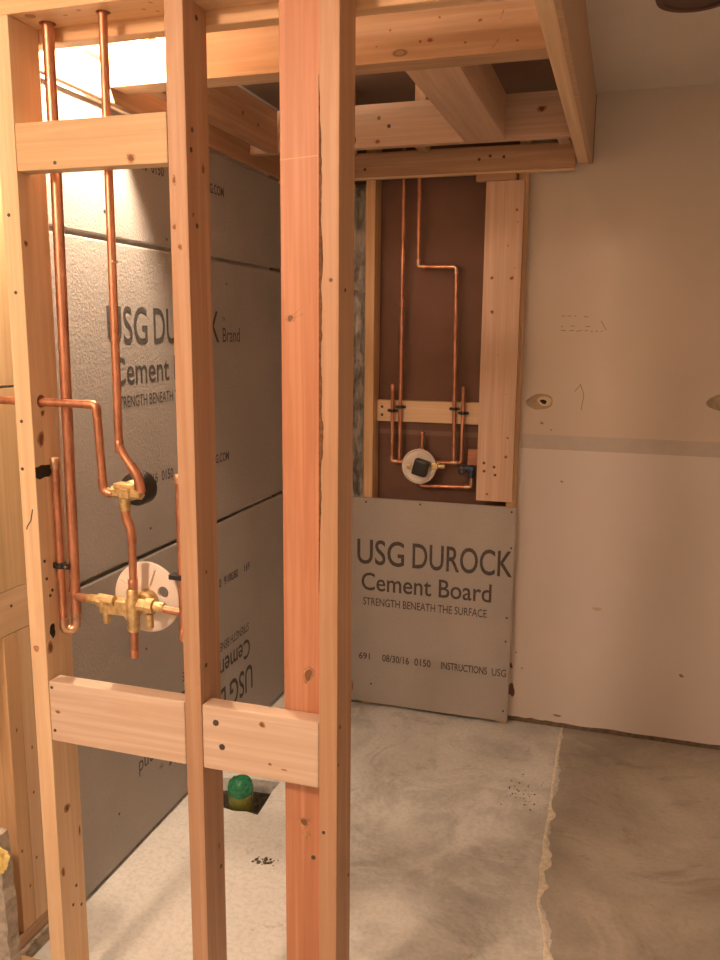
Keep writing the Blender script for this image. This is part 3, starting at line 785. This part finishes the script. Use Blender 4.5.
stones('grit', 26, lambda: rnd.gauss(.405, .022), lambda: rnd.gauss(-1.132, .012), 0, .002, .006, DIRT, 'dark grit scattered on the pale shower floor', 'grit')
stones('crumbs', 40, lambda: rnd.gauss(1.10, .03), lambda: rnd.gauss(-.52, .06), 0, .0015, .004, DIRT, 'dark crumbs on the concrete beside the mortar seam', 'crumbs')

# ------------------------------------------------------------------ mortar seam across the floor
def seam():
    key = [(.048, 1.199), (-.016, 1.201), (-.25, 1.201), (-.50, 1.203), (-.70, 1.204), (-.87, 1.207), (-1.078, 1.214), (-1.19, 1.245), (-1.30, 1.252), (-1.9, 1.27)]
    fat = [(-.60, .020, .035), (-.86, .030, .05), (-.98, .018, .035), (-.78, .012, .02), (-1.15, .012, .03), (-1.30, .03, .05)]
    bm = bmesh.new(); prev = None; n = 260
    for k in range(n+1):
        y = .048 - 1.94*k/n
        for (a, xa), (b, xb) in zip(key, key[1:]):
            if a >= y >= b: x = xa+(xb-xa)*(a-y)/(a-b); break
        x += .004*noise.noise((y*14, 0, 0))+.002*noise.noise((y*50, 3, 0))
        w = .0045+.003*abs(noise.noise((y*22, 7, 0)))
        rw = w+sum(h*math.exp(-((y-c)/s)**2) for c, h, s in fat)*(.8+.6*noise.noise((y*30, 9, 0)))
        h = .0025+.0015*noise.noise((y*40, 4, 0))
        c = [bm.verts.new(q) for q in ((x-w, y, 0.0002), (x-w*.5, y, h), (x+rw*.6, y, h*.9), (x+rw, y, .0002))]
        if prev:
            for i in range(3): bm.faces.new((prev[i], prev[i+1], c[i+1], c[i]))
        prev = c
    return tag(obj('mortar_seam', bm, MORTAR), 'ragged cream mortar line running across the concrete floor', 'mortar')
seam()

# ------------------------------------------------------------------ lamps
LX, LY, LZ = .165, -1.266, 2.342
WL = empty('clamp_light', (LX+.075, LY, 2.436), 'lit clamp lamp with an added metal dish shielding the beam, fixed inside the soffit frame above the shower', 'lamp')
obj('bulb', lathe_bm([(.003, -.030), (.014, -.026), (.021, -.014), (.023, .0), (.020, .013), (.013, .024), (.011, .030)], 20, 'x'), BULB, WL, (LX, LY, LZ), smooth=True)
rf = [(.012, .034), (.030, .030), (.041, .022), (.046, .015)]  # dish added to block the bulb's light towards the right of the beam
obj('shield_dish', lathe_bm([(.012, .037), (.031, .033), (.043, .025), (.0475, .0155)] + rf[::-1], 28, 'x'), plain('aluminium', (.70, .66, .60), .4, .9), WL, (LX, LY, LZ), smooth=True)
obj('socket', lathe_bm([(.0105, .0302), (.011, .037), (.017, .039), (.017, .068), (.010, .076)], 18, 'x'), BLACK, WL, (LX, LY, LZ), smooth=True)
tube('clamp_arm', [(LX+.075, LY, LZ), (LX+.085, LY, LZ+.02), (LX+.085, LY, 2.436)], .005, STEEL, WL, bend=.015)
CL = empty('ceiling_lamp', (.08, -3.45, 2.437), 'round flush ceiling lamp with a lit globe', 'lamp')
obj('base', lathe_bm([(.13, 0), (.14, -.01), (.14, -.03), (.12, -.035)][::-1], 28), WHITE_PL, CL, (.08, -3.45, 2.437), smooth=True)
obj('globe', lathe_bm([(.12, -.035), (.125, -.06), (.11, -.10), (.075, -.13), (.03, -.142), (.005, -.144)][::-1], 28), GLOBE, CL, (.08, -3.45, 2.437), smooth=True)
DL = empty('recessed_light', (1.47, -.785, 2.437), 'dark unlit recessed ceiling light with a bronze trim ring', 'light')
obj('trim_ring', lathe_bm([(.075, -.001), (.078, -.010), (.094, -.010), (.098, -.0005), (.086, 0)][::-1], 32), BRONZE, DL, (1.47, -.785, 2.437), smooth=True)
obj('baffle', lathe_bm([(.004, -.002), (.074, -.002), (.076, -.004), (.004, -.0035)], 28), BRONZE, DL, (1.47, -.785, 2.437), smooth=True)
